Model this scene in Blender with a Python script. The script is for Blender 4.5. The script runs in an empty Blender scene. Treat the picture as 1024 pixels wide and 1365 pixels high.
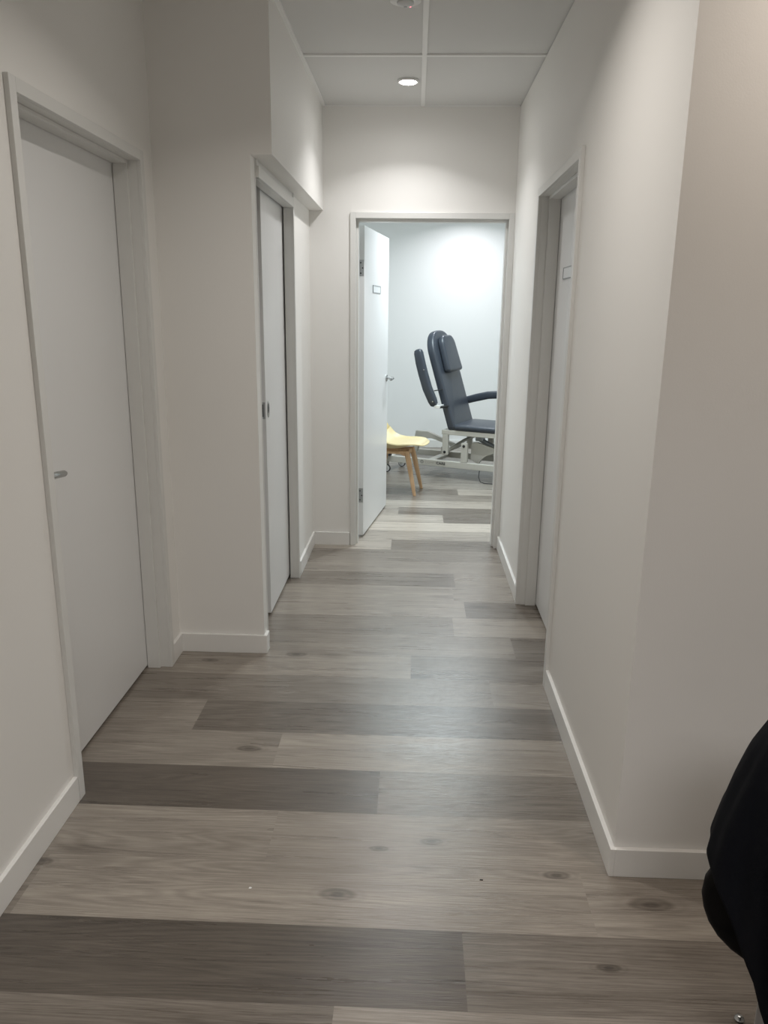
import bpy, bmesh, math, random
from mathutils import Vector, Matrix
random.seed(7)
C = bpy.context.scene.collection
sc = bpy.context.scene
R = math.radians

# ------------------------------------------------------------------ camera
def make_camera():
    f, pi, ya, ro, h = 1027.22, R(14.554), R(2.1363), R(0.6659), 1.5285
    d = Vector((-math.sin(ya)*math.cos(pi), math.cos(ya)*math.cos(pi), -math.sin(pi)))
    r = Vector((math.cos(ya), math.sin(ya), 0)); u = r.cross(d)
    r2 = r*math.cos(ro) + u*math.sin(ro); u2 = -r*math.sin(ro) + u*math.cos(ro)
    cd = bpy.data.cameras.new('camera'); co = bpy.data.objects.new('camera', cd); C.objects.link(co)
    cd.sensor_fit = 'VERTICAL'; cd.sensor_height = 36.0; cd.lens = f/1365*36
    cd.clip_start = .05; cd.clip_end = 60
    m = Matrix((r2, u2, -d)).transposed().to_4x4(); m.translation = (0, 0, h)
    co.matrix_world = m
    sc.camera = co
make_camera()

# ------------------------------------------------------------------ world, exposure
w = bpy.data.worlds.new('world'); sc.world = w; w.use_nodes = True
w.node_tree.nodes['Background'].inputs[0].default_value = (.9, .95, 1, 1)
w.node_tree.nodes['Background'].inputs[1].default_value = .02
vs = sc.view_settings
vs.view_transform = 'Standard'; vs.look = 'None'; vs.gamma = 1; vs.use_curve_mapping = False
vs.exposure = 0.0
sc.cycles.max_bounces = 10; sc.cycles.diffuse_bounces = 7; sc.cycles.glossy_bounces = 4
sc.cycles.use_denoising = True

# ------------------------------------------------------------------ lights
def spot(name, loc, watts, color, size=150, blend=.7, soft=.045):
    l = bpy.data.lights.new(name, 'SPOT'); l.energy = watts; l.color = color
    l.spot_size = R(size); l.spot_blend = blend; l.shadow_soft_size = soft
    o = bpy.data.objects.new(name, l); C.objects.link(o); o.location = loc
    return o
def panel(name, loc, watts, color, sx, sy, spread=180):
    l = bpy.data.lights.new(name, 'AREA'); l.energy = watts; l.color = color
    l.shape = 'RECTANGLE'; l.size = sx; l.size_y = sy; l.spread = R(spread)
    o = bpy.data.objects.new(name, l); C.objects.link(o); o.location = loc
    return o
def disk(name, loc, watts, color, dia=.085, spread=165):
    l = bpy.data.lights.new(name, 'AREA'); l.energy = watts; l.color = color
    l.shape = 'DISK'; l.size = dia; l.spread = R(spread)
    o = bpy.data.objects.new(name, l); C.objects.link(o); o.location = loc
    return o
disk('hall_lamp', (-.067, 4.48, 2.682), 6.0, (1, .985, .975), spread=122)
disk('hall_lamp_wide', (-.067, 4.48, 2.6815), 1.3, (1, .985, .975), spread=165)
disk('hall_lamp_near', (-.067, 2.20, 2.682), 8.8, (1, .94, .875), spread=138)
disk('lobby_lamp', (1.0, 1.5, 2.682), 5.0, (1, .87, .755), spread=125)
panel('lobby_fill', (.3, -.9, 2.69), 35, (1, .97, .955), .9, .6, 140)  # added soft fill behind the camera, not an actual fitting
disk('room_lamp', (.55, 8.35, 2.682), 11, (.97, .96, 1), spread=140)
disk('room_fill_near', (.3, 5.9, 2.682), 12, (.88, .93, 1), spread=120)  # fill added to brighten the room floor just past the doorway
panel('room_fill', (.4, 6.7, 2.68), 53, (.84, .975, 1), 1.2, .6)  # unseen area fill added to give the room its cool white light

# ------------------------------------------------------------------ materials
def mat(name, col, rough=.5, metal=0, bump=0, bscale=300, coat=0, spec=.5):
    m = bpy.data.materials.new(name); m.use_nodes = True
    n = m.node_tree.nodes; l = m.node_tree.links; b = n['Principled BSDF']
    b.inputs['Base Color'].default_value = (*col, 1); b.inputs['Roughness'].default_value = rough
    b.inputs['Metallic'].default_value = metal; b.inputs['Specular IOR Level'].default_value = spec
    if coat: b.inputs['Coat Weight'].default_value = coat; b.inputs['Coat Roughness'].default_value = .15
    tc = n.new('ShaderNodeTexCoord'); nz = n.new('ShaderNodeTexNoise'); nz.inputs['Scale'].default_value = bscale
    nz.inputs['Detail'].default_value = 3
    l.new(tc.outputs['Object'], nz.inputs['Vector'])
    # slight natural variation of the surface roughness
    mr = n.new('ShaderNodeMapRange'); mr.inputs['To Min'].default_value = max(0, rough-.04); mr.inputs['To Max'].default_value = min(1, rough+.04)
    l.new(nz.outputs['Fac'], mr.inputs['Value']); l.new(mr.outputs['Result'], b.inputs['Roughness'])
    if bump:
        bp = n.new('ShaderNodeBump'); bp.inputs['Strength'].default_value = bump; bp.inputs['Distance'].default_value = .002
        l.new(nz.outputs['Fac'], bp.inputs['Height']); l.new(bp.outputs['Normal'], b.inputs['Normal'])
    return m
M = dict(
    wall=mat('wall_paint', (.83, .82, .795), .6, bump=.08, bscale=220),
    roomwall=mat('room_wall_paint', (.84, .85, .85), .6, bump=.08, bscale=220),
    trim=mat('trim_gloss_paint', (.80, .795, .775), .32, bscale=4),
    frame=mat('door_frame_paint', (.72, .72, .70), .36, bscale=4),
    door=mat('door_paint', (.78, .785, .785), .34, bscale=4),
    ceil=mat('ceiling_tile', (.71, .71, .70), .85, bump=.3, bscale=420),
    grid=mat('ceiling_grid_paint', (.86, .86, .85), .45),
    chrome=mat('satin_chrome', (.46, .47, .47), .22, 1),
    steel=mat('hinge_steel', (.42, .42, .42), .35, 1),
    dark=mat('dark_recess', (.01, .01, .01), .6),
    rubber=mat('black_rubber', (.015, .015, .016), .55),
    sign=mat('sign_insert', (.74, .76, .77), .4),
    signedge=mat('sign_holder', (.30, .32, .33), .35, .3),
    navy=mat('navy_vinyl', (.040, .048, .063), .36, bump=.15, bscale=700),
    cream=mat('bed_powder_coat', (.52, .505, .455), .4),
    yellow=mat('pale_yellow_plastic', (.66, .56, .32), .4),
    pad=mat('pale_yellow_leatherette', (.64, .54, .33), .5, bump=.2, bscale=500),
    caster=mat('caster_plastic', (.62, .63, .63), .4),
    white=mat('white_plastic', (.80, .80, .79), .4),
    jacket=mat('navy_jacket_cloth', (.0035, .0042, .0068), .8, bump=.5, bscale=900, spec=.12),
    blackvinyl=mat('black_upholstery', (.0016, .0016, .0018), .6, bump=.2, bscale=600, spec=.12),
    greymetal=mat('grey_chair_metal', (.30, .29, .285), .45),
    ink=mat('dark_ink', (.03, .03, .03), .6),
    paleink=mat('pale_ink', (.36, .34, .30), .6),
)
def emis(name, col, s):
    m = bpy.data.materials.new(name); m.use_nodes = True; b = m.node_tree.nodes['Principled BSDF']
    b.inputs['Base Color'].default_value = (.8, .8, .8, 1)
    b.inputs['Emission Color'].default_value = (*col, 1); b.inputs['Emission Strength'].default_value = s
    return m
M['lamp'] = emis('lit_lamp_lens', (1, .98, .94), 30)
M['led'] = emis('red_led', (1, .12, .2), 6)

def wood(name, c1, c2):
    m = bpy.data.materials.new(name); m.use_nodes = True
    n = m.node_tree.nodes; l = m.node_tree.links; b = n['Principled BSDF']
    tc = n.new('ShaderNodeTexCoord'); mp = n.new('ShaderNodeMapping'); mp.inputs['Scale'].default_value = (60, 60, 4)
    nz = n.new('ShaderNodeTexNoise'); nz.inputs['Scale'].default_value = 1; nz.inputs['Detail'].default_value = 5
    cr = n.new('ShaderNodeValToRGB'); cr.color_ramp.elements[0].color = (*c1, 1); cr.color_ramp.elements[1].color = (*c2, 1)
    cr.color_ramp.elements[0].position = .3; cr.color_ramp.elements[1].position = .7
    l.new(tc.outputs['Object'], mp.inputs['Vector']); l.new(mp.outputs['Vector'], nz.inputs['Vector'])
    l.new(nz.outputs['Fac'], cr.inputs['Fac']); l.new(cr.outputs['Color'], b.inputs['Base Color'])
    b.inputs['Roughness'].default_value = .5
    return m
M['beech'] = wood('beech_wood', (.50, .31, .17), (.62, .42, .25))

def floor_material():
    m = bpy.data.materials.new('vinyl_plank'); m.use_nodes = True
    nt = m.node_tree; n = nt.nodes; l = nt.links; b = n['Principled BSDF']
    def N(t, **k):
        x = n.new(t)
        for a, v in k.items(): setattr(x, a, v)
        return x
    def math_(op, a, bb):
        x = N('ShaderNodeMath', operation=op)
        for i, v in enumerate((a, bb)):
            if hasattr(v, 'links'): l.new(v, x.inputs[i])
            else: x.inputs[i].default_value = v
        return x.outputs[0]
    uv = N('ShaderNodeUVMap', uv_map='grain'); tone = N('ShaderNodeAttribute', attribute_name='tone')
    def noise(scale, sx, sy, detail=4, rough=.6, dist=0):
        mp = N('ShaderNodeMapping'); mp.inputs['Scale'].default_value = (sx, sy, 1)
        nz = N('ShaderNodeTexNoise'); nz.inputs['Scale'].default_value = scale; nz.inputs['Detail'].default_value = detail
        nz.inputs['Roughness'].default_value = rough; nz.inputs['Distortion'].default_value = dist
        l.new(uv.outputs['UV'], mp.inputs['Vector']); l.new(mp.outputs['Vector'], nz.inputs['Vector'])
        return nz.outputs['Fac']
    fine = noise(1, 9, 190, 3, .65)
    streak = noise(1, 1.6, 30, 4, .6, .5)
    broad = noise(1, 1.1, 6.5, 3, .55, .8)
    pores = noise(1, 16, 420, 2, .5)
    # growth rings: distorted bands across the plank (cathedral grain)
    mp = N('ShaderNodeMapping'); mp.inputs['Scale'].default_value = (.5, 9, 1)
    l.new(uv.outputs['UV'], mp.inputs['Vector'])
    nzr = N('ShaderNodeTexNoise'); nzr.inputs['Scale'].default_value = 1.0; nzr.inputs['Detail'].default_value = 2
    nzr.inputs['Distortion'].default_value = .6
    l.new(mp.outputs['Vector'], nzr.inputs['Vector'])
    ring = math_('SINE', math_('MULTIPLY', nzr.outputs['Fac'], 150.0), 0)
    ring = math_('MULTIPLY', math_('ADD', ring, 1.0), .5)
    # knots
    mk = N('ShaderNodeMapping'); mk.inputs['Scale'].default_value = (1.5, 5.2, 1)
    l.new(uv.outputs['UV'], mk.inputs['Vector'])
    vo = N('ShaderNodeTexVoronoi', feature='F1'); vo.inputs['Scale'].default_value = 1.0; vo.inputs['Randomness'].default_value = 1
    l.new(mk.outputs['Vector'], vo.inputs['Vector'])
    kn = N('ShaderNodeMapRange', interpolation_type='SMOOTHSTEP')
    kn.inputs['From Min'].default_value = .02; kn.inputs['From Max'].default_value = .20
    kn.inputs['To Min'].default_value = 1; kn.inputs['To Max'].default_value = 0
    l.new(vo.outputs['Distance'], kn.inputs['Value'])
    knot = math_('MULTIPLY', kn.outputs['Result'], math_('GREATER_THAN', N_sep(n, l, vo.outputs['Color']), .62))
    v = math_('MULTIPLY', math_('SUBTRACT', fine, .5), .95)
    v = math_('ADD', v, math_('MULTIPLY', math_('SUBTRACT', streak, .5), .75))
    v = math_('ADD', v, math_('MULTIPLY', math_('SUBTRACT', broad, .5), .75))
    v = math_('ADD', v, math_('MULTIPLY', math_('SUBTRACT', ring, .5), .24))
    v = math_('SUBTRACT', v, math_('MULTIPLY', knot, .55))
    # knots where the boards show them
    geo = N('ShaderNodeNewGeometry'); sx = N('ShaderNodeSeparateXYZ'); l.new(geo.outputs['Position'], sx.inputs[0])
    wob = math_('MULTIPLY', math_('SUBTRACT', streak, .5), .03)
    for kx, ky, kr in [(-0.18, 1.755, 0.05), (0.662, 1.761, 0.06), (0.428, 1.86, 0.038), (-0.568, 2.452, 0.045), (-0.076, 1.945, 0.03), (0.499, 1.546, 0.03), (0.079, 1.983, 0.035), (-0.518, 3.249, 0.05), (-0.895, 3.162, 0.04), (-1.038, 1.841, 0.035)]:
        dx = math_('MULTIPLY', math_('SUBTRACT', sx.outputs['X'], kx), .42)
        dy = math_('ADD', math_('SUBTRACT', sx.outputs['Y'], ky), wob)
        dd = math_('DIVIDE', math_('SQRT', math_('ADD', math_('MULTIPLY', dx, dx), math_('MULTIPLY', dy, dy)), 0), kr)
        f_ = N('ShaderNodeMapRange', interpolation_type='SMOOTHERSTEP'); f_.inputs['To Min'].default_value = 1; f_.inputs['To Max'].default_value = 0
        l.new(dd, f_.inputs['Value']); ff = f_.outputs['Result']
        rg = math_('MULTIPLY', math_('SINE', math_('MULTIPLY', dd, 22.0), 0), .22)
        v = math_('SUBTRACT', v, math_('MULTIPLY', ff, math_('ADD', math_('MULTIPLY', math_('MULTIPLY', ff, ff), .75), math_('ADD', rg, .12))))
    pm = N('ShaderNodeMapRange'); pm.inputs['From Min'].default_value = .62; pm.inputs['From Max'].default_value = .72
    pm.inputs['To Min'].default_value = 0; pm.inputs['To Max'].default_value = .30
    l.new(pores, pm.inputs['Value'])
    v = math_('SUBTRACT', v, pm.outputs['Result'])
    t = math_('ADD', tone.outputs['Fac'], math_('MULTIPLY', v, .44))
    cr = N('ShaderNodeValToRGB')
    e = cr.color_ramp.elements
    e[0].position = 0; e[0].color = (.055, .045, .036, 1)
    e[1].position = 1; e[1].color = (.50, .45, .385, 1)
    for p_, c_ in ((.3, (.122, .102, .083, 1)), (.6, (.255, .224, .191, 1))):
        x = e.new(p_); x.color = c_
    l.new(t, cr.inputs['Fac'])
    # hairline joints between the rows
    ph = math_('ABSOLUTE', math_('SUBTRACT', math_('FRACT', math_('ADD', math_('DIVIDE', math_('SUBTRACT', sx.outputs['Y'], 1.641), .2322), 50.5), 0), .5), 0)
    joint = math_('LESS_THAN', ph, .0035)
    mx = N('ShaderNodeMix', data_type='RGBA', blend_type='MULTIPLY')
    l.new(math_('MULTIPLY', joint, .45), mx.inputs['Factor']); l.new(cr.outputs['Color'], mx.inputs['A']); mx.inputs['B'].default_value = (.35, .33, .31, 1)
    l.new(mx.outputs['Result'], b.inputs['Base Color'])
    rr = N('ShaderNodeMapRange'); rr.inputs['To Min'].default_value = .22; rr.inputs['To Max'].default_value = .36; b.inputs['Specular IOR Level'].default_value = .7
    l.new(streak, rr.inputs['Value']); l.new(rr.outputs['Result'], b.inputs['Roughness'])
    bp = N('ShaderNodeBump'); bp.inputs['Strength'].default_value = .55; bp.inputs['Distance'].default_value = .001
    l.new(math_('ADD', fine, math_('MULTIPLY', pores, -.6)), bp.inputs['Height']); l.new(bp.outputs['Normal'], b.inputs['Normal'])
    return m
def N_sep(n, l, out):
    s = n.new('ShaderNodeSeparateColor'); l.new(out, s.inputs[0]); return s.outputs[0]
M['floor'] = floor_material()

# ------------------------------------------------------------------ mesh helpers
def box(bm, x0, x1, y0, y1, z0, z1):
    vs_ = [bm.verts.new((x, y, z)) for x in (x0, x1) for y in (y0, y1) for z in (z0, z1)]
    for f in ((0, 1, 3, 2), (4, 6, 7, 5), (0, 4, 5, 1), (2, 3, 7, 6), (0, 2, 6, 4), (1, 5, 7, 3)):
        bm.faces.new([vs_[i] for i in f])
    return vs_
def tube(bm, pts, rad, n=12, cap=True, squash=(1, 1)):
    pts = [Vector(p) for p in pts]
    rads = rad if isinstance(rad, (list, tuple)) else [rad]*len(pts)
    rings = []; prev = None
    for i, p in enumerate(pts):
        t = (pts[min(i+1, len(pts)-1)] - pts[max(i-1, 0)]).normalized()
        if prev is None:
            a = Vector((0, 0, 1)) if abs(t.z) < .9 else Vector((1, 0, 0))
            s = t.cross(a).normalized()
        else:
            s = (prev - t*prev.dot(t)).normalized()
        prev = s; q = t.cross(s)
        rings.append([bm.verts.new(p + (s*math.cos(2*math.pi*k/n)*squash[0] + q*math.sin(2*math.pi*k/n)*squash[1])*rads[i]) for k in range(n)])
    for a, b_ in zip(rings, rings[1:]):
        for k in range(n): bm.faces.new((a[k], a[(k+1) % n], b_[(k+1) % n], b_[k]))
    if cap:
        bm.faces.new(rings[0][::-1]); bm.faces.new(rings[-1])
def lathe(bm, prof, n=32, center=(0, 0, 0), axis='Z'):
    cx = Vector(center); rings = []
    for r_, h in prof:
        ring = []
        for k in range(n):
            a = 2*math.pi*k/n; c, s = r_*math.cos(a), r_*math.sin(a)
            v = {'Z': (c, s, h), 'Y': (c, h, s), 'X': (h, c, s)}[axis]
            ring.append(bm.verts.new(cx + Vector(v)))
        rings.append(ring)
    for a, b_ in zip(rings, rings[1:]):
        for k in range(n): bm.faces.new((a[k], a[(k+1) % n], b_[(k+1) % n], b_[k]))
    for ring, h in ((rings[0], 0), (rings[-1], 1)):
        bm.faces.new(ring if h else ring[::-1])
def prism(bm, outline, fmap, d0, d1):
    """outline: list of 2-D points; fmap(a, b, d) -> 3-D point; extruded from d0 to d1"""
    A = [bm.verts.new(fmap(a, b_, d0)) for a, b_ in outline]; B = [bm.verts.new(fmap(a, b_, d1)) for a, b_ in outline]
    n = len(A)
    bm.faces.new(A[::-1]); bm.faces.new(B)
    for i in range(n): bm.faces.new((A[i], A[(i+1) % n], B[(i+1) % n], B[i]))
def slab(bm, outline, fmap, d0, d1, bev=.015, seg=4):
    """cushion: an outline extruded with rolled edges"""
    n = len(outline)
    cx = sum(p[0] for p in outline)/n; cy = sum(p[1] for p in outline)/n
    def inset(k):
        res = []
        for i in range(n):
            p0, p1, p2 = Vector(outline[i-1]), Vector(outline[i]), Vector(outline[(i+1) % n])
            e1 = (p1-p0); e2 = (p2-p1)
            n1 = Vector((-e1.y, e1.x)).normalized(); n2 = Vector((-e2.y, e2.x)).normalized()
            nn = (n1+n2); nn = nn.normalized() if nn.length > 1e-6 else n1
            c = max(.5, nn.dot(n1))
            res.append(p1 + nn*(k/c))
        return res
    area = sum(outline[i-1][0]*outline[i][1]-outline[i][0]*outline[i-1][1] for i in range(n))
    sg = 1 if area > 0 else -1
    rings = []
    levels = []
    for j in range(seg+1):
        a = math.pi/2*j/seg; levels.append((bev*(1-math.sin(a)), d0 + bev*(1-math.cos(a))))
    for j in range(seg+1):
        a = math.pi/2*(1-j/seg); levels.append((bev*(1-math.sin(a)), d1 - bev*(1-math.cos(a))))
    for k, d in levels:
        rings.append([bm.verts.new(fmap(p.x, p.y, d)) for p in inset(sg*k)])
    for a, b_ in zip(rings, rings[1:]):
        for i in range(n): bm.faces.new((a[i], a[(i+1) % n], b_[(i+1) % n], b_[i]))
    bm.faces.new(rings[0][::-1]); bm.faces.new(rings[-1])
def rrect(x0, x1, y0, y1, r, n=5, r2=None):
    """rounded rectangle; r for the y0 corners, r2 for the y1 corners"""
    r2 = r if r2 is None else r2; o = []
    for cx, cy, a0, q in ((x1-r, y0+r, -90, r), (x1-r2, y1-r2, 0, r2), (x0+r2, y1-r2, 90, r2), (x0+r, y0+r, 180, r)):
        for i in range(n+1):
            a = R(a0 + 90*i/n); o.append((cx+q*math.cos(a), cy+q*math.sin(a)))
    return o
def obj(name, bm, m, parent=None, smooth=False, bevel=0, **props):
    bmesh.ops.recalc_face_normals(bm, faces=bm.faces)
    me = bpy.data.meshes.new(name); bm.to_mesh(me); bm.free(); me.materials.append(m)
    if smooth:
        for p in me.polygons: p.use_smooth = True
        try: me.set_sharp_from_angle(angle=R(40))
        except Exception: pass
    o = bpy.data.objects.new(name, me); C.objects.link(o)
    if parent: o.parent = parent
    if bevel:
        md = o.modifiers.new('bevel', 'BEVEL'); md.width = bevel; md.segments = 2; md.limit_method = 'ANGLE'
    for k, v in props.items(): o[k] = v
    return o
def empty(name, loc, rz=0, **props):
    o = bpy.data.objects.new(name, None); C.objects.link(o); o.location = loc; o.rotation_euler = (0, 0, rz)
    o.empty_display_size = .1
    for k, v in props.items(): o[k] = v
    return o
def boxes(name, lst, m, parent=None, bevel=0, **props):
    bm = bmesh.new()
    for b_ in lst: box(bm, *b_)
    return obj(name, bm, m, parent, bevel=bevel, **props)
def struct(name, lst, m, label, category, bevel=0):
    return boxes(name, lst, m, None, bevel, kind='structure', label=label, category=category)

# ------------------------------------------------------------------ setting
XR, XL, XN, XB = .5866, -1.0572, -.6648, -.5785
YE, YC, YB, ZS, H = 4.9866, 1.8775, 3.2611, 2.1227, 2.7
EP = .0

def build_floor():
    bm = bmesh.new(); uvl = bm.loops.layers.uv.new('grain'); tl = bm.faces.layers.float.new('tone')
    y0, wd, L = 1.641, .2322, 1.52
    D_, MD, MM, ML, LL = .19, .40, .50, .58, .68
    known = {-2: (-.153, MD, ML), -1: (.150, D_, .40), 0: (.495, .64, .63), 1: (-.40, .60, .57), 2: (-.09, .22, .44), 3: (-.465, .55, .62),
             4: (-.81, .56, .30), 5: (.345, .48, .58), 6: (.01, .64, .43), 7: (.49, .58, .40), 8: (-1.3, .50, .50), 9: (.293, .66, .42),
             10: (.24, .62, .60), 11: (.26, .43, .60), 12: (-.9, .52, .56), 13: (-.8, .50, .50), 14: (-.135, .76, .38), 15: (-.7, .72, .68),
             16: (.9, .94, .80), 17: (.24, .76, .33), 18: (-.107, .62, .36), 19: (-.7, .72, .74), 20: (.75, .46, .60), 21: (.40, .36, .68),
             22: (-.1, .60, .58), 23: (.1, .42, .44), 24: (.0, .45, .40), 25: (.2, .5, .45)}
    for k in range(-18, 33):
        ya, yb = y0 + wd*k, y0 + wd*(k+1)
        if k in known: j, tL, tR = known[k]
        else: j, tL, tR = random.uniform(-.9, .6), random.choice((D_, MD, MM, ML, LL)), random.choice((D_, MD, MM, ML, LL))
        x = j - 2*L
        i = 0
        while x < 4:
            xa, xb_ = max(x, -2.5), min(x + L, 3.7)
            if xb_ > xa:
                tone = tL if i == 1 else tR if i == 2 else random.choice((MD, MM, ML, LL))
                if 0: pass
                v = [bm.verts.new(p) for p in ((xa, ya, 0), (xb_, ya, 0), (xb_, yb, 0), (xa, yb, 0))]
                f = bm.faces.new(v); f[tl] = tone
                ou, ov = random.uniform(0, 50), random.uniform(0, 50)
                for lp in f.loops: lp[uvl].uv = (lp.vert.co.x + ou, lp.vert.co.y + ov)
            x += L; i += 1
    # underside slab
    box(bm, -2.5, 3.7, y0-18*wd, y0+33*wd, -.06, -.004)
    return obj('floor', bm, M['floor'], kind='structure', label='grey oak-look plank floor running across the hallway and through the open doorway', category='floor')
build_floor()

YMIN, YMAX = -2.5, 8.95
# ceiling: lay-in tiles (one slab, recessed a little) + the grid
struct('ceiling', [(-2.5, 3.7, YMIN-.1, YMAX+.1, H+.006, H+.08)], M['ceil'], 'grey-white lay-in tile ceiling over the hallway', 'ceiling')
grid = []
gx = .015
for x in (gx-.6, gx, gx+.6, gx+1.2, gx+1.8, gx+2.4):
    if x > XB+.03 and (x < XR-.03): grid.append((x-.0115, x+.0115, YMIN, YE, H-.001, H+.008))
    elif x > XR: grid.append((x-.0115, x+.0115, YMIN, YC, H-.001, H+.008))
for k in range(-6, 1):
    y = 4.062 + 1.2*k
    x1 = XR if y > YC else 3.6
    x0 = XB+.021 if y > YB else XL
    grid.append((x0, x1, y-.0115, y+.0115, H-.0015, H+.008))
struct('trim_1', grid, M['grid'], 'white metal grid bars between the ceiling tiles', 'ceiling grid')
struct('trim_2', [(XB, XB+.02, YB-.02, YE, H-.0015, H+.008), (XB+.02, XR-.004, YE-.006, YE, H-.001, H+.008)], M['grid'],
       'white wall angle edging the ceiling along the left bulkhead and end wall', 'ceiling edge trim')

T = .11
# left wall with door 1 opening
d1a, d1b, d1h = 2.158, 3.083, 2.068
struct('wall_left', [(XL-T, XL, YMIN, d1a-.02, 0, H), (XL-T, XL, d1b+.02, YB, 0, H), (XL-T, XL, d1a-.02, d1b+.02, d1h+.02, H)], M['wall'],
       'off-white wall on the left with the nearest flush door in it', 'wall')
struct('wall_left_return', [(XL-T, XN, YB, YB+.075, 0, H)], M['wall'], 'narrow off-white wall face between the nearest left door and the sliding door', 'wall')
# alcove wall with pocket for the sliding door
d2a, d2b, d2h = 3.352, 4.285, 2.052
WT = .13
struct('wall_alcove', [(XN-.03, XN, d2b+.02, YE, 0, ZS+.05), (XN-WT, XN-.105, d2b+.02, YE, 0, ZS+.05), (XN-WT, XN-.02, YB+.075, YE, d2h+.06, ZS+.05)], M['wall'],
       'white wall beside the sliding door, below the bulkhead', 'wall')
struct('wall_bulkhead', [(XN, XB, YB, YE, ZS, H), (XN-WT, XN, YB+.075, YE, ZS+.05, H)], M['wall'], 'white boxed bulkhead overhanging the sliding door', 'bulkhead')
# end wall
ea, eb, eh = -.378, .552, 2.079
struct('wall_end', [(-2.4, ea-.02, YE, YE+.14, 0, H), (eb+.02, 2.4, YE, YE+.14, 0, H), (ea-.02, eb+.02, YE, YE+.14, eh+.02, H)], M['wall'],
       'off-white end wall of the hallway around the open doorway', 'wall')
# right wall with door 3
d3a, d3b, d3h = 3.018, 3.948, 2.068
struct('wall_right', [(XR, XR+T, YC, d3a-.02, 0, H), (XR, XR+T, d3b+.02, YE, 0, H), (XR, XR+T, d3a-.02, d3b+.02, d3h+.02, H)], M['wall'],
       'off-white right hallway wall with a closed door', 'wall')
struct('wall_corner', [(XR+T, 3.6, YC, YC+T, 0, H)], M['wall'], 'beige-lit wall turning right at the near corner', 'wall')
struct('wall_lobby', [(3.6, 3.7, YMIN, YC+T, 0, H), (XL-T, 3.7, YMIN-.1, YMIN, 0, H)], M['wall'], 'off-white lobby walls behind the camera', 'wall')
struct('wall_room', [(-1.6, -1.5, YE+.14, YMAX, 0, H), (2.3, 2.4, YC+T, YE, 0, H), (2.3, 2.4, YE+.14, YMAX, 0, H), (-1.6, 2.4, YMAX, YMAX+.1, 0, H)], M['roomwall'],
       'bright cool white wall of the treatment room seen through the doorway', 'wall')
struct('wall_store', [(-2.4, -2.3, 1.3, YE, 0, H), (-2.4, XL-T, 1.2, 1.3, 0, H)], M['wall'], 'plain wall of the store behind the left doors', 'wall')

# baseboards, square edged
bh, bt = .088, .014
struct('baseboard_left', [(XL, XL+bt, YMIN, d1a-.039, 0, bh)], M['trim'], 'white baseboard along the left wall, near the camera', 'baseboard', .0015)
struct('baseboard_left_return', [(XL, XL+bt, d1b+.039, YB-bt, 0, bh), (XL, XN+bt, YB-bt, YB, 0, bh), (XN, XN+bt, YB, YB+.05, 0, bh)], M['trim'],
       'white baseboard wrapping the wall between the nearest left door and the sliding door', 'baseboard', .0015)
struct('baseboard_alcove', [(XN, XN+bt, d2b+.05, YE-bt, 0, bh), (XN, ea-.039, YE-bt, YE, 0, bh)], M['trim'],
       'white baseboard in the far left corner of the hallway', 'baseboard', .0015)
struct('baseboard_right_far', [(XR-bt, XR, d3b+.039, YE-.016, 0, bh)], M['trim'], 'white baseboard on the right wall beyond the door', 'baseboard', .0015)
struct('baseboard_right', [(XR-bt, XR, YC-bt, d3a-.039, 0, bh), (XR, 3.6, YC-bt, YC, 0, bh)], M['trim'],
       'white baseboard wrapping the near right corner', 'baseboard', .0015)
struct('baseboard_room', [(-1.5, 2.3, YMAX-bt, YMAX, 0, bh)], M['trim'], 'white baseboard at the far wall of the treatment room', 'baseboard', .0015)

# ------------------------------------------------------------------ doors
def frame_boxes(wc, hc, depth, face=.037, proud=.015, stop=(.035, .09, .013), lining=.02):
    """steel door frame around a clear opening wc x hc; local x along, y into the wall"""
    L = []
    a = wc/2
    for s in (-1, 1):
        def sx(p, q): return (min(s*p, s*q), max(s*p, s*q))
        L.append((*sx(a, a+face), -proud, 0, 0, hc+face))
        L.append((*sx(a, a+lining-.001), 0, depth, 0, hc+lining-.001))
        if stop: L.append((*sx(a-stop[2], a), stop[0], stop[1], 0, hc))
    L.append((-a, a, -proud, 0, hc, hc+face)); L.append((-a, a, 0, depth, hc, hc+lining-.001))
    if stop: L.append((-a+stop[2], a-stop[2], stop[0], stop[1], hc-stop[2], hc))
    return L
def lever(parent, x, z, y, sgn, name='lever_handle', length=.125, droop=0):
    """lever handle on a leaf: rose at (x, z) on the plane y, lever along sgn*x, sticking out toward -y"""
    bm = bmesh.new()
    lathe(bm, [(.026, 0), (.026, -.006), (.023, -.009), (.012, -.0095)], 28, (x, y, z), 'Y')
    tube(bm, [(x, y-.008, z), (x, y-.040, z), (x+sgn*.004, y-.050, z), (x+sgn*.016, y-.055, z), (x+sgn*.06, y-.056, z-droop*.2), (x+sgn*(length-.02), y-.055, z-droop*.75), (x+sgn*length, y-.052, z-droop)],
         [.009, .009, .0095, .0105, .0105, .010, .006], 14, squash=(1, 1.05))
    return obj(name, bm, M['chrome'], parent, smooth=True, label='satin chrome lever handle')
def sign_holder(parent, x0, x1, z0, z1, y):
    s = boxes('door_sign', [(x0, x1, y-.004, y, z0, z0+.004), (x0, x1, y-.004, y, z1-.004, z1), (x0, x0+.005, y-.004, y, z0, z1), (x1-.005, x1, y-.004, y, z0, z1)],
              M['signedge'], parent, label='small blank sign holder on the door')
    boxes('sign_insert', [(x0+.005, x1-.005, y-.0025, y, z0+.004, z1-.004)], M['sign'], s)
    return s

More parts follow.
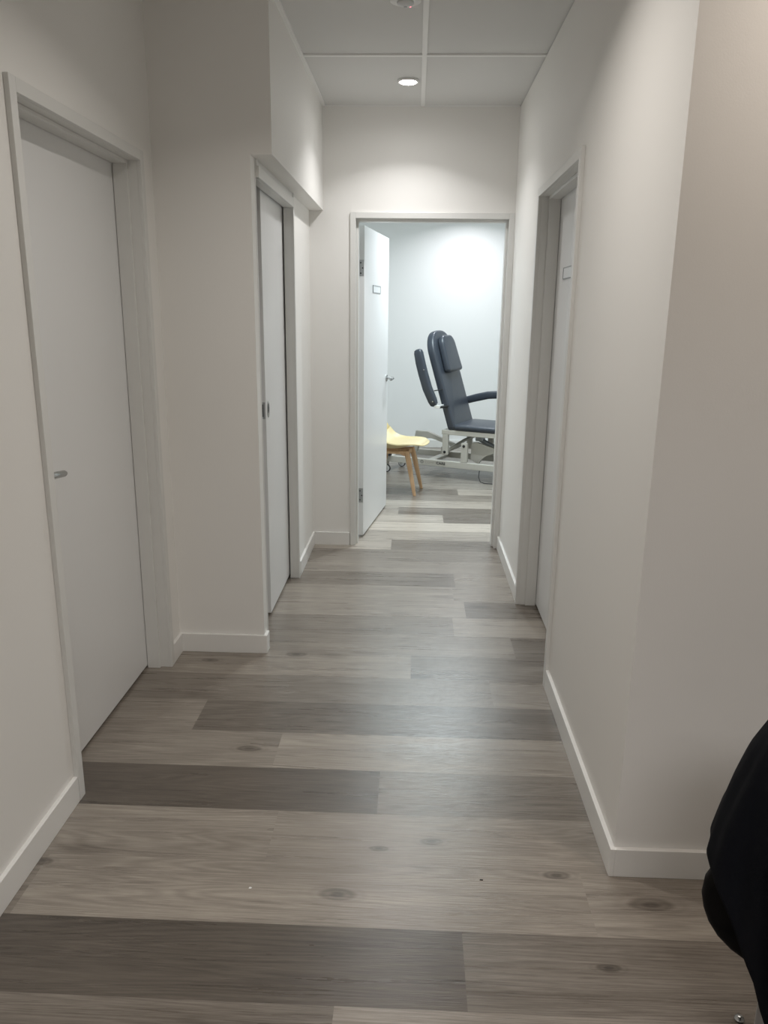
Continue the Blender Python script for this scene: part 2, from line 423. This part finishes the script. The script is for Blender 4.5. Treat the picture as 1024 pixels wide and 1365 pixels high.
# door 1 (left, near, closed)
r = empty('door_1', (XL, (d1a+d1b)/2, 0), R(90), kind='structure', label='closed white flush door nearest the camera, in the left wall', category='door')
w1 = d1b-d1a
boxes('door_frame', frame_boxes(w1, d1h, .135), M['frame'], r, .0015)
leaf = boxes('door_leaf', [(-w1/2+.003, w1/2-.003, .092, .130, .012, d1h-.003)], M['door'], r, .0015)
lever(leaf, -w1/2+.055, 1.035, .092, 1, length=.137, droop=.012)

# door 2 (left, sliding, part open)
r = empty('door_2', (XN, (d2a+d2b)/2, 0), R(90), kind='structure', label='white sliding door under the bulkhead, slid slightly open', category='door')
w2 = d2b-d2a; a2 = w2/2
boxes('door_frame', [(-a2, a2+.018, 0, .02, d2h+.05, ZS), (-a2-.0145, -a2, -.002, .03, 0, ZS), (a2, a2+.026, -.012, 0, 0, ZS), (a2, a2+.018, 0, .043, 0, d2h),
                     (-a2, a2-.004, -.016, 0, d2h, d2h+.045), (-a2, a2, -.006, 0, d2h+.045, ZS), (-a2, a2, 0, .040, d2h, d2h+.055)], M['frame'], r, .0015)
leaf = boxes('door_leaf', [(-a2+.348, a2+.42, .050, .085, .016, d2h+.03)], M['door'], r, .0015)
bm = bmesh.new()
px = -a2+.348
def oval(cx, cz, rx, rz, n=28): return [(cx+rx*math.cos(2*math.pi*i/n), cz+rz*math.sin(2*math.pi*i/n)) for i in range(n)]
prism(bm, oval(px+.055, 1.06, .024, .040), lambda a, b_, d: (a, d, b_), .047, .050)
pull = obj('flush_pull', bm, M['chrome'], leaf, label='oval satin metal flush pull')
bm = bmesh.new(); prism(bm, oval(px+.055, 1.066, .015, .024), lambda a, b_, d: (a, d, b_), .0465, .0472); obj('pull_recess', bm, M['dark'], pull)
boxes('lock_plate', [(px-.0015, px, .053, .082, 1.02, 1.10)], M['steel'], leaf, label='dark lock plate on the door edge')
boxes('lock_slot', [(px-.003, px-.0012, .062, .070, 1.03, 1.09)], M['dark'], leaf)
# floor guide
boxes('floor_guide', [(a2+.005, a2+.05, -.010, .03, 0, .016)], M['steel'], r)

# door 3 (right, closed)
r = empty('door_3', (XR, (d3a+d3b)/2, 0), R(-90), kind='structure', label='closed white flush door in the right wall, with a small sign holder', category='door')
w3 = d3b-d3a
boxes('door_frame', frame_boxes(w3, d3h, .135), M['frame'], r, .0015)
leaf = boxes('door_leaf', [(-w3/2+.003, w3/2-.003, .092, .130, .012, d3h-.003)], M['door'], r, .0015)
yc3 = (d3a+d3b)/2
sign_holder(leaf, -(3.755-yc3), -(3.50-yc3), 1.683, 1.735, .092)

# door 4 (end of the hallway, open into the treatment room)
r = empty('door_4', ((ea+eb)/2, YE, 0), 0, kind='structure', label='open doorway at the end of the hallway with its white door swung into the room', category='door')
w4 = eb-ea
boxes('door_frame', frame_boxes(w4, eh, .14, face=.034, stop=(.030, .088, .015)), M['frame'], r, .0015)
# leaf in its own hinge coordinates, then turned
lw = .905
bm = bmesh.new()
ang = R(82.0)
hp = Vector((-.374-(ea+eb)/2, 5.178-YE, 0))
leaf = boxes('door_leaf', [(0, lw, -.037, 0, .014, eh-.02)], M['door'], r, .0015)
leaf.location = hp; leaf.rotation_euler = (0, 0, ang)
lv = lever(leaf, lw-.06, 1.035, -.037, -1, length=.125)
sign_holder(leaf, .285, .56, 1.655, 1.705, -.037)
for z in (.30, 1.80):
    hgb = boxes('hinge', [(-.0015, 0, -.034, -.006, z-.05, z+.05)], M['steel'], leaf, label='steel hinge leaf on the door edge')
    bm = bmesh.new()
    tube(bm, [(-.006, .004, z-.05), (-.006, .004, z+.05)], .006, 12); obj('hinge_knuckle', bm, M['steel'], hgb, smooth=True)
    bm = bmesh.new()
    for dz in (-.032, 0, .032): lathe(bm, [(.0045, -.0026), (.0045, -.0012)], 12, (0, -.020 + (.006 if dz else -.006), z+dz), 'X')
    obj('screws', bm, M['dark'], hgb)

# ------------------------------------------------------------------ ceiling fittings
lt = empty('downlight', (-.067, 4.48, H), 0, label='lit round recessed downlight in the hallway ceiling near the end wall', category='downlight')
bm = bmesh.new()
lathe(bm, [(.042, -.002), (.044, -.005), (.052, -.006), (.056, -.003), (.056, .004), (.042, .004)], 40); obj('rim', bm, M['white'], lt, smooth=True)
bm = bmesh.new(); lathe(bm, [(.0425, .002), (.0425, -.003), (.038, -.008), (.022, -.012), (.004, -.013)], 40); obj('lens', bm, M['lamp'], lt, smooth=True, label='glowing white lens')
em = empty('emergency_light', (-.066, 3.383, H), 0, label='round white emergency light with red indicator, in the ceiling at the top edge', category='emergency light')
bm = bmesh.new(); lathe(bm, [(.058, .004), (.062, -.001), (.061, -.006), (.052, -.010), (.034, -.011)], 40); obj('housing', bm, M['white'], em, smooth=True)
bm = bmesh.new(); lathe(bm, [(.034, -.010), (.033, -.016), (.027, -.020), (.010, -.022)], 32); obj('dome', bm, M['caster'], em, smooth=True)
bm = bmesh.new(); lathe(bm, [(.004, -.010), (.004, -.015), (.002, -.017)], 14, (.018, .034, .001)); obj('indicator', bm, M['led'], em, smooth=True, label='small glowing red indicator')
bm = bmesh.new(); lathe(bm, [(.008, -.020), (.008, -.024), (.004, -.025)], 14, (.000, .014, .002)); obj('lamp_hole', bm, M['signedge'], em, smooth=True)

# ------------------------------------------------------------------ treatment couch
bed = empty('treatment_couch', (.046, 7.33, 0), R(-24), label='navy reclining treatment couch on a cream metal lift base in the end room', category='treatment couch')
def I3(a, b_, d): return (a, d, b_)
base = boxes('base_frame', [(-.36, 1.62, 0, .045, .106, .166), (-.36, 1.62, .50, .545, .106, .166), (-.36, -.30, .045, .50, .10, .160), (1.50, 1.56, .045, .50, .10, .16),
                            (.06, .13, .44, .50, .12, .22), (.06, .13, .045, .50, .115, .15)], M['cream'], bed, .004)
def text(name, body, x, z, size, m, parent, bold=0):
    cu = bpy.data.curves.new(name, 'FONT'); cu.body = body; cu.size = size; cu.extrude = .0006; cu.offset = bold
    cu.space_character = 1.12
    to = bpy.data.objects.new(name+'_src', cu); C.objects.link(to)
    dg = bpy.context.evaluated_depsgraph_get(); me = bpy.data.meshes.new_from_object(to.evaluated_get(dg))
    bpy.data.objects.remove(to); bpy.data.curves.remove(cu)
    o = bpy.data.objects.new(name, me); C.objects.link(o); me.materials.clear(); me.materials.append(m)
    o.parent = parent; o.location = (x, -.0008, z); o.rotation_euler = (R(90), 0, 0)
    return o
text('lettering', 'COMFY', .075, .127, .034, M['paleink'], base)
text('lettering', 'CARE', .195, .127, .034, M['ink'], base, .0012)
bm = bmesh.new()
n = 28
for k in range(n):
    a0, a1 = 2*math.pi*k/n, 2*math.pi*(k+1)/n
    q = [bm.verts.new((.045+rr*math.cos(a), -.001, .139+rr*math.sin(a))) for rr, a in ((.016, a0), (.016, a1), (.012, a1), (.012, a0))]
    bm.faces.new(q)
box(bm, .038, .052, -.0012, -.0006, .138, .142)
obj('logo_mark', bm, M['ink'], base)
# casters
def caster(u, v):
    bm = bmesh.new(); lathe(bm, [(.014, -.014), (.030, -.013), (.0325, -.008), (.0325, .008), (.030, .013), (.014, .014)], 28, (u, v, .0375), 'Y')
    c = obj('caster', bm, M['caster'], bed, smooth=True)
    bm = bmesh.new(); lathe(bm, [(.032, -.009), (.0375, -.007), (.0375, .007), (.032, .009)], 28, (u, v, .0375), 'Y'); obj('tyre', bm, M['rubber'], c, smooth=True)
    bm = bmesh.new(); box(bm, u-.012, u+.012, v-.022, v-.0155, .03, .085); box(bm, u-.012, u+.012, v+.0155, v+.022, .03, .085); box(bm, u-.014, u+.014, v-.022, v+.022, .084, .106)
    obj('caster_fork', bm, M['cream'], c)
for u, v in ((-.335, .01), (-.320, .33), (1.53, .03), (1.53, .50)): caster(u, v)
bm = bmesh.new(); slab(bm, rrect(-.40, -.27, -.03, .03, .02), lambda a, b_, d: (a, b_-.03, d), .172, .195, .006, 2); obj('foot_pedal', bm, M['rubber'], bed, smooth=True)
# columns
def column(name, u0, u1, v0, v1, z0, z1, pu, pz):
    o = boxes(name, [(u0, u1, v0, v1, z0, z1)], M['cream'], bed, .004)
    bm = bmesh.new(); lathe(bm, [(.013, 0), (.013, -.004), (.009, -.006)], 18, (pu, v0, pz), 'Y'); obj('pivot_bolt', bm, M['rubber'], o, smooth=True, label='black pivot bolt')
column('column', .248, .305, .0, .035, .226, .418, .275, .252)
column('column', .438, .500, .0, .04, .166, .350, .466, .322)
boxes('column', [(.33, .385, .44, .475, .226, .418)], M['cream'], bed, .004)
boxes('column', [(.55, .605, .44, .48, .166, .38)], M['cream'], bed, .004)
# seat frame
boxes('seat_frame', [(.24, 1.50, 0, .04, .418, .462), (.24, 1.50, .48, .52, .418, .462), (.24, .29, .04, .48, .420, .460), (.95, 1.0, .04, .48, .420, .460), (1.45, 1.5, .04, .48, .420, .460)], M['cream'], bed, .004)
# lift arms: curved gusset plates
def arm_plate(name, outline, v0, v1):
    bm = bmesh.new(); prism(bm, outline, I3, v0, v1); return obj(name, bm, M['cream'], bed, bevel=.003)
def arc(cx, cz, rx, rz, a0, a1, n=10): return [(cx+rx*math.cos(R(a0+(a1-a0)*i/n)), cz+rz*math.sin(R(a0+(a1-a0)*i/n))) for i in range(n+1)]
arm_plate('lift_arm', [(.50, .185), (.505, .345), (.56, .352), (.86, .275), (.93, .22), (.86, .215)] + arc(.80, .12, .22, .145, 80, 172)[0:], .10, .14)
arm_plate('lift_arm', [(.27, .235), (.29, .272), (-.03, .385), (-.16, .385), (-.20, .18), (-.15, .175)] + arc(.0, .17, .14, .15, 178, 80) + [(.14, .285)], .30, .34)
bm = bmesh.new(); tube(bm, [(.275, .02, .252), (.275, .46, .252)], .014, 14); obj('pivot_rod', bm, M['cream'], bed, smooth=True)
bm = bmesh.new(); tube(bm, [(.275, .03, .252), (.36, .30, .33), (.40, .46, .35)], .016, 12); obj('link_bar', bm, M['cream'], bed, smooth=True)
bm = bmesh.new(); slab(bm, rrect(.53, .60, .36, .405, .008), I3, .13, .22, .006, 2); tube(bm, [(.565, .175, .37), (.80, .20, .26)], .022, 14)
obj('lift_motor', bm, M['signedge'], bed, smooth=True, label='dark grey lift motor')
# cushions
bm = bmesh.new(); slab(bm, rrect(.345, 1.02, -.01, .53, .05), lambda a, b_, d: (a, b_, d), .463, .515, .022, 5); obj('seat_cushion', bm, M['navy'], bed, smooth=True)
bm = bmesh.new(); slab(bm, rrect(1.03, 1.66, -.01, .53, .06), lambda a, b_, d: (a, b_, d), .463, .515, .022, 5); obj('leg_cushion', bm, M['navy'], bed, smooth=True)
ev, nv = Vector((-.306, 0, .952)), Vector((.952, 0, .306)); B0 = Vector((.372, 0, .470))
def bk(a, b_, d): return B0 + ev*b_ + nv*d + Vector((0, a, 0))
bm = bmesh.new(); slab(bm, rrect(-.005, .515, 0, .945, .04, 9, .22), bk, -.070, .005, .022, 5)
bk_o = obj('backrest', bm, M['navy'], bed, smooth=True)
bm = bmesh.new(); box(bm, 0, 0, 0, 0, 0, 0) if 0 else None
ol = [(.115, .57)] + [(.415, .57)]
ol = rrect(.085, .435, .555, .90, .03, 5, .09)
ol = [(a + (.26-a)*.16*max(0, (b_-.555)/.345), b_) for a, b_ in ol]
slab(bm, [(a, b_-.02) for a, b_ in ol], bk, .006, .068, .022, 5)
obj('head_cushion', bm, M['navy'], bed, smooth=True)
# arm rests
def armrest(name, pts, wv, th):
    """padded arm along pts (u, z) at v centre wv[0] half width wv[1]"""
    bm = bmesh.new(); rings = []
    P = [Vector((a, 0, b_)) for a, b_ in pts]; N_ = len(P)
    for i, p in enumerate(P):
        t = (P[min(i+1, N_-1)]-P[max(i-1, 0)]).normalized(); q = Vector((-t.z, 0, t.x))
        e = min(i, N_-1-i); sc_ = (.45, .8, .95)[e] if e < 3 else 1
        ring = []
        for k in range(16):
            a = 2*math.pi*k/16; c, s = math.cos(a), math.sin(a)
            c = math.copysign(abs(c)**.6, c); s = math.copysign(abs(s)**.6, s)
            ring.append(bm.verts.new(p + Vector((0, wv[0]+wv[1]*c*sc_, 0)) + q*(s*th*sc_)))
        rings.append(ring)
    for a, b_ in zip(rings, rings[1:]):
        for k in range(16): bm.faces.new((a[k], a[(k+1) % 16], b_[(k+1) % 16], b_[k]))
    bm.faces.new(rings[0][::-1]); bm.faces.new(rings[-1])
    return obj(name, bm, M['navy'], bed, smooth=True)
near = armrest('armrest', [(.205, .695), (.198, .705), (.180, .74), (.125, .85), (.080, .98), (.050, 1.08), (.030, 1.165), (.025, 1.19), (.022, 1.20)], (-.10, .034), .044)
for u, z in ((.102, 1.02), (.197, .735)):
    bm = bmesh.new(); lathe(bm, [(.006, 0), (.006, -.003), (.003, -.004)], 10, (u, -.135, z), 'Y'); obj('button', bm, M['chrome'], near, smooth=True)
far = armrest('armrest', [(.20, .655), (.215, .665), (.26, .685), (.36, .715), (.48, .745), (.60, .757), (.72, .755), (.765, .748), (.775, .745)], (.60, .034), .038)
# brackets: white block, black knob and rods
br = boxes('arm_bracket', [(.205, .255, -.115, -.08, .672, .70), (.238, .256, -.10, -.004, .688, .70)], M['white'], bed, .003)
boxes('arm_bracket', [(.20, .262, .52, .60, .665, .69)], M['white'], bed, .003)
bm = bmesh.new(); tube(bm, [(.245, -.09, .68), (.275, -.04, .683), (.295, .012, .687)], .011, 12); obj('arm_rod', bm, M['rubber'], br, smooth=True, label='black arm rod')
bm = bmesh.new(); tube(bm, [(.19, -.09, .83), (.245, .012, .84)], .005, 10); obj('arm_rod', bm, M['rubber'], br, smooth=True, label='thin black rod')
# power cable under the couch
bm = bmesh.new(); tube(bm, [(.62, .03, .104), (.63, -.02, .05), (.66, -.05, .012), (.70, -.06, .006), (.78, -.05, .006), (.90, .0, .012), (1.0, .02, .05), (1.02, .03, .104)], .004, 8)
obj('power_cable', bm, M['rubber'], bed, smooth=True, label='thin black cable looped under the base')

# ------------------------------------------------------------------ yellow chair
ch = empty('side_chair', (-.136, 6.643, 0), R(-11.5), label='pale yellow shell chair with splayed beech legs behind the open door', category='chair')
def shell_pt(t, s):
    """t 0 (front lip) .. 1 (top of back); s -1..1 across"""
    prof = [(.270, .436), (.264, .440), (.245, .449), (.20, .450), (.12, .426), (.03, .402), (-.06, .393), (-.13, .402), (-.185, .445), (-.222, .525), (-.25, .62), (-.272, .72), (-.285, .80), (-.290, .835)]
    wid = [.03, .10, .155, .205, .226, .232, .232, .228, .222, .215, .205, .19, .16, .09]
    rim = [.0, -.004, -.008, .004, .030, .052, .083, .142, .16, .135, .09, .05, .03, .01]
    x = t*(len(prof)-1); i = min(int(x), len(prof)-2); f = x-i
    def ip(L):
        p0, p1, p2, p3 = L[max(i-1, 0)], L[i], L[i+1], L[min(i+2, len(L)-1)]
        return .5*((2*p1)+(-p0+p2)*f+(2*p0-5*p1+4*p2-p3)*f*f+(-p0+3*p1-3*p2+p3)*f**3)
    X, Z, W_, Q = ip([a for a, _ in prof]), ip([b_ for _, b_ in prof]), ip(wid), ip(rim)
    k = abs(s)**2.6
    back = max(0, min(1, (t-.54)/.17))
    return Vector((X + Q*k*back*.8, W_*s, Z + Q*k*(1-back)))
def surf(fn, nt, ns, th, bm):
    A = [[fn(i/nt, -1+2*j/ns) for j in range(ns+1)] for i in range(nt+1)]
    def nrm(i, j):
        du = A[min(i+1, nt)][j]-A[max(i-1, 0)][j]; dv = A[i][min(j+1, ns)]-A[i][max(j-1, 0)]
        q = du.cross(dv); return q.normalized() if q.length > 1e-9 else Vector((0, 0, 1))
    top = [[bm.verts.new(A[i][j]) for j in range(ns+1)] for i in range(nt+1)]
    bot = [[bm.verts.new(A[i][j]+nrm(i, j)*th) for j in range(ns+1)] for i in range(nt+1)]
    for i in range(nt):
        for j in range(ns):
            bm.faces.new((top[i][j], top[i+1][j], top[i+1][j+1], top[i][j+1])); bm.faces.new((bot[i][j], bot[i][j+1], bot[i+1][j+1], bot[i+1][j]))
    for i in range(nt):
        for j in (0, ns): bm.faces.new((top[i][j], top[i+1][j], bot[i+1][j], bot[i][j]))
    for j in range(ns):
        for i in (0, nt): bm.faces.new((top[i][j], top[i][j+1], bot[i][j+1], bot[i][j]))
bm = bmesh.new(); surf(shell_pt, 48, 28, .009, bm)
sh = obj('seat_shell', bm, M['yellow'], ch, smooth=True)
if 1:
    me = sh.data
def pad_pt(t, s):
    p = shell_pt(.13+.44*t, s*.84); e = max(abs(s), abs(2*t-1))
    return p + Vector((0, 0, .012*(1-e**6)+.0005))
bm = bmesh.new(); surf(pad_pt, 24, 20, .004, bm); obj('seat_pad', bm, M['pad'], ch, smooth=True)
def chair_leg(sx, sy, hx, hy):
    bm = bmesh.new(); rings = []
    for (x, y, z, a) in ((hx, hy, .380, .021), (hx+(sx-hx)*.3, hy+(sy-hy)*.3, .275, .022), (sx, sy, 0, .0135)):
        rings.append([bm.verts.new((x+dx*a, y+dy*a*.85, z)) for dx, dy in ((-1, -.6), (-.6, -1), (.6, -1), (1, -.6), (1, .6), (.6, 1), (-.6, 1), (-1, .6))])
    for a, b_ in zip(rings, rings[1:]):
        for k in range(8): bm.faces.new((a[k], a[(k+1) % 8], b_[(k+1) % 8], b_[k]))
    bm.faces.new(rings[0][::-1]); bm.faces.new(rings[-1])
    obj('leg', bm, M['beech'], ch, bevel=.002)
for sy in (-1, 1):
    chair_leg(.19, sy*.152, .105, sy*.11); chair_leg(-.20, sy*.16, -.115, sy*.11)
bm = bmesh.new()
for sy in (-1, 1):
    prism(bm, [(-.115, .380), (-.115, .330), (-.06, .350), (.05, .350), (.105, .330), (.105, .382), (.07, .378), (.03, .372), (-.04, .370), (-.08, .375)], lambda a, b_, d: (a, sy*.11+d, b_), -.012, .012)
for sx in (-.105, .1): box(bm, sx-.012, sx+.012, -.10, .10, .338, .372)
box(bm, -.11, .11, -.02, .02, .350, .383)
obj('chair_frame', bm, M['beech'], ch, bevel=.002)

# ------------------------------------------------------------------ near chair and jacket (right edge)
CX, CY, CA = .745, 1.10, R(63)
vc = empty('visitor_chair', (CX, CY, 0), CA, label='black upholstered chair at the bottom right edge, under the draped jacket', category='chair')
def interp(x, pts):
    for (x0, y0), (x1, y1) in zip(pts, pts[1:]):
        if x <= x1: return y0 + (y1-y0)*max(0, (x-x0)/(x1-x0))
    return pts[-1][1]
def back_outline(k):
    half = [(.0, .430), (.10, .430), (.14, .432), (.170, .438), (.195, .450), (.213, .468), (.224, .490), (.230, .515), (.228, .545), (.208, .60), (.196, .64), (.178, .70), (.145, .78), (.10, .835), (.05, .86), (.0, .865)]
    o = [(x, z) for x, z in half] + [(-x, z) for x, z in half[-2:0:-1]]
    return [(x*k, .64+(z-.64)*k) for x, z in o]
def bc(a, b_, d): return (d - .02 + .9*a*a, a, b_)
bm = bmesh.new(); slab(bm, back_outline(1.0), bc, -.040, .0, .016, 5); obj('back_shell', bm, M['blackvinyl'], vc, smooth=True)
bm = bmesh.new(); slab(bm, back_outline(.95), bc, .003, .050, .022, 5); obj('backrest', bm, M['blackvinyl'], vc, smooth=True)
bm = bmesh.new(); slab(bm, [(.06, -.22), (.44, -.20), (.46, -.18), (.47, .0), (.45, .03), (.06, .17)], lambda a, b_, d: (a, b_, d), .40, .455, .02, 4); obj('seat', bm, M['blackvinyl'], vc, smooth=True)
for lx, ly in ((.008, .092), (.03, -.17), (.40, .0), (.40, -.17)):
    lg = boxes('leg', [(lx-.012, lx+.012, ly-.022, ly+.022, .012, .41)], M['greymetal'], vc, .003)
    bm = bmesh.new(); lathe(bm, [(.016, 0), (.016, .010), (.008, .014)], 16, (lx, ly, 0)); obj('glide', bm, M['chrome'], lg, smooth=True)
boxes('seat_frame', [(-.01, .42, -.18, -.15, .385, .402), (-.01, .42, -.02, .01, .385, .402), (-.004, .02, -.19, .11, .385, .40)], M['greymetal'], vc, .003)

def jacket():
    j = empty('jacket', (CX, CY, .86), CA, label='dark navy jacket draped over the black chair at the right edge', category='jacket')
    bm = bmesh.new(); nt, nr = 96, 40; rings = []
    WZ = [(.26, .22), (.36, .222), (.50, .236), (.61, .233), (.68, .221), (.75, .203), (.82, .182), (.88, .158), (.92, .140), (.97, .10), (1.0, .04)]
    HB = [(-.25, .31), (.0, .305), (.06, .315), (.10, .345), (.12, .39), (.135, .445), (.20, .55), (.24, .605)]
    for i in range(nr+1):
        s = i/nr; ring = []
        for k in range(nt):
            th = 2*math.pi*k/nt; c, q = math.cos(th), math.sin(th)   # c: local y (left +), q: local x (front +)
            cc = math.copysign(abs(c)**.85, c)
            hem = interp(cc*.245, HB)
            g = max(0, min(1, (q+.45)/.45)); hem = hem*(1-g) + max(hem, .52)*g
            z = 1.0 + (hem-1.0)*s
            W_ = interp(z, WZ); D_ = .032 + .066*min(1, (1.0-z)/.12)**.6
            fold = (.005*math.sin(9*th+9*z) + .004*math.sin(15*th-14*z))*min(1, s*2)
            y = (W_+fold*.5+(.03 if c < 0 else 0))*cc
            x = -.010 + .9*y*y*.8 + (D_+fold)*math.copysign(abs(q)**.6, q)
            ring.append(bm.verts.new((x, y, z-.86)))
        rings.append(ring)
    for a, b_ in zip(rings, rings[1:]):
        for k in range(nt): bm.faces.new((a[k], a[(k+1) % nt], b_[(k+1) % nt], b_[k]))
    bm.faces.new(rings[0])
    o = obj('jacket_body', bm, M['jacket'], j, smooth=True)
    md = o.modifiers.new('cloth', 'SOLIDIFY'); md.thickness = .004; md.offset = -1
    bm = bmesh.new()
    pts = [(-.105, .02, .03), (-.130, .045, -.06), (-.135, .060, -.17), (-.142, .055, -.28), (-.142, .040, -.40), (-.138, .032, -.50)]
    tube(bm, pts, [.045, .060, .062, .058, .052, .046], 24, True, (1, .55))
    bmesh.ops.subdivide_edges(bm, edges=bm.edges, cuts=2)
    for v in bm.verts: v.co.x += .006*math.sin(40*v.co.z+20*v.co.y); v.co.y += .005*math.sin(33*v.co.z)
    obj('sleeve', bm, M['jacket'], j, smooth=True)
jacket()

# ------------------------------------------------------------------ small bits on the floor
bm = bmesh.new(); lathe(bm, [(.009, 0), (.011, .006), (.007, .012), (.003, .014)], 16); o = obj('metal_stud', bm, M['chrome'], smooth=True, label='small shiny metal stud on the floor at the bottom right', category='stud'); o.location = (0.757, 1.418, 0)
bm = bmesh.new(); slab(bm, [(-.004, -.002), (.003, -.003), (.005, .002), (-.002, .004)], lambda a, b_, d: (a, b_, d), 0, .0015, .0004, 1); o = obj('paper_scrap', bm, M['white'], label='tiny white scrap on the floor left of centre', category='scrap'); o.location = (-.42, 1.765, 0)
bm = bmesh.new(); slab(bm, [(-.005, -.0015), (.004, -.002), (.005, .001), (-.003, .002)], lambda a, b_, d: (a, b_, d), 0, .002, .0005, 1); o = obj('crumb', bm, M['dark'], label='tiny dark crumb on the floor right of centre', category='crumb'); o.location = (.215, 1.83, 0)
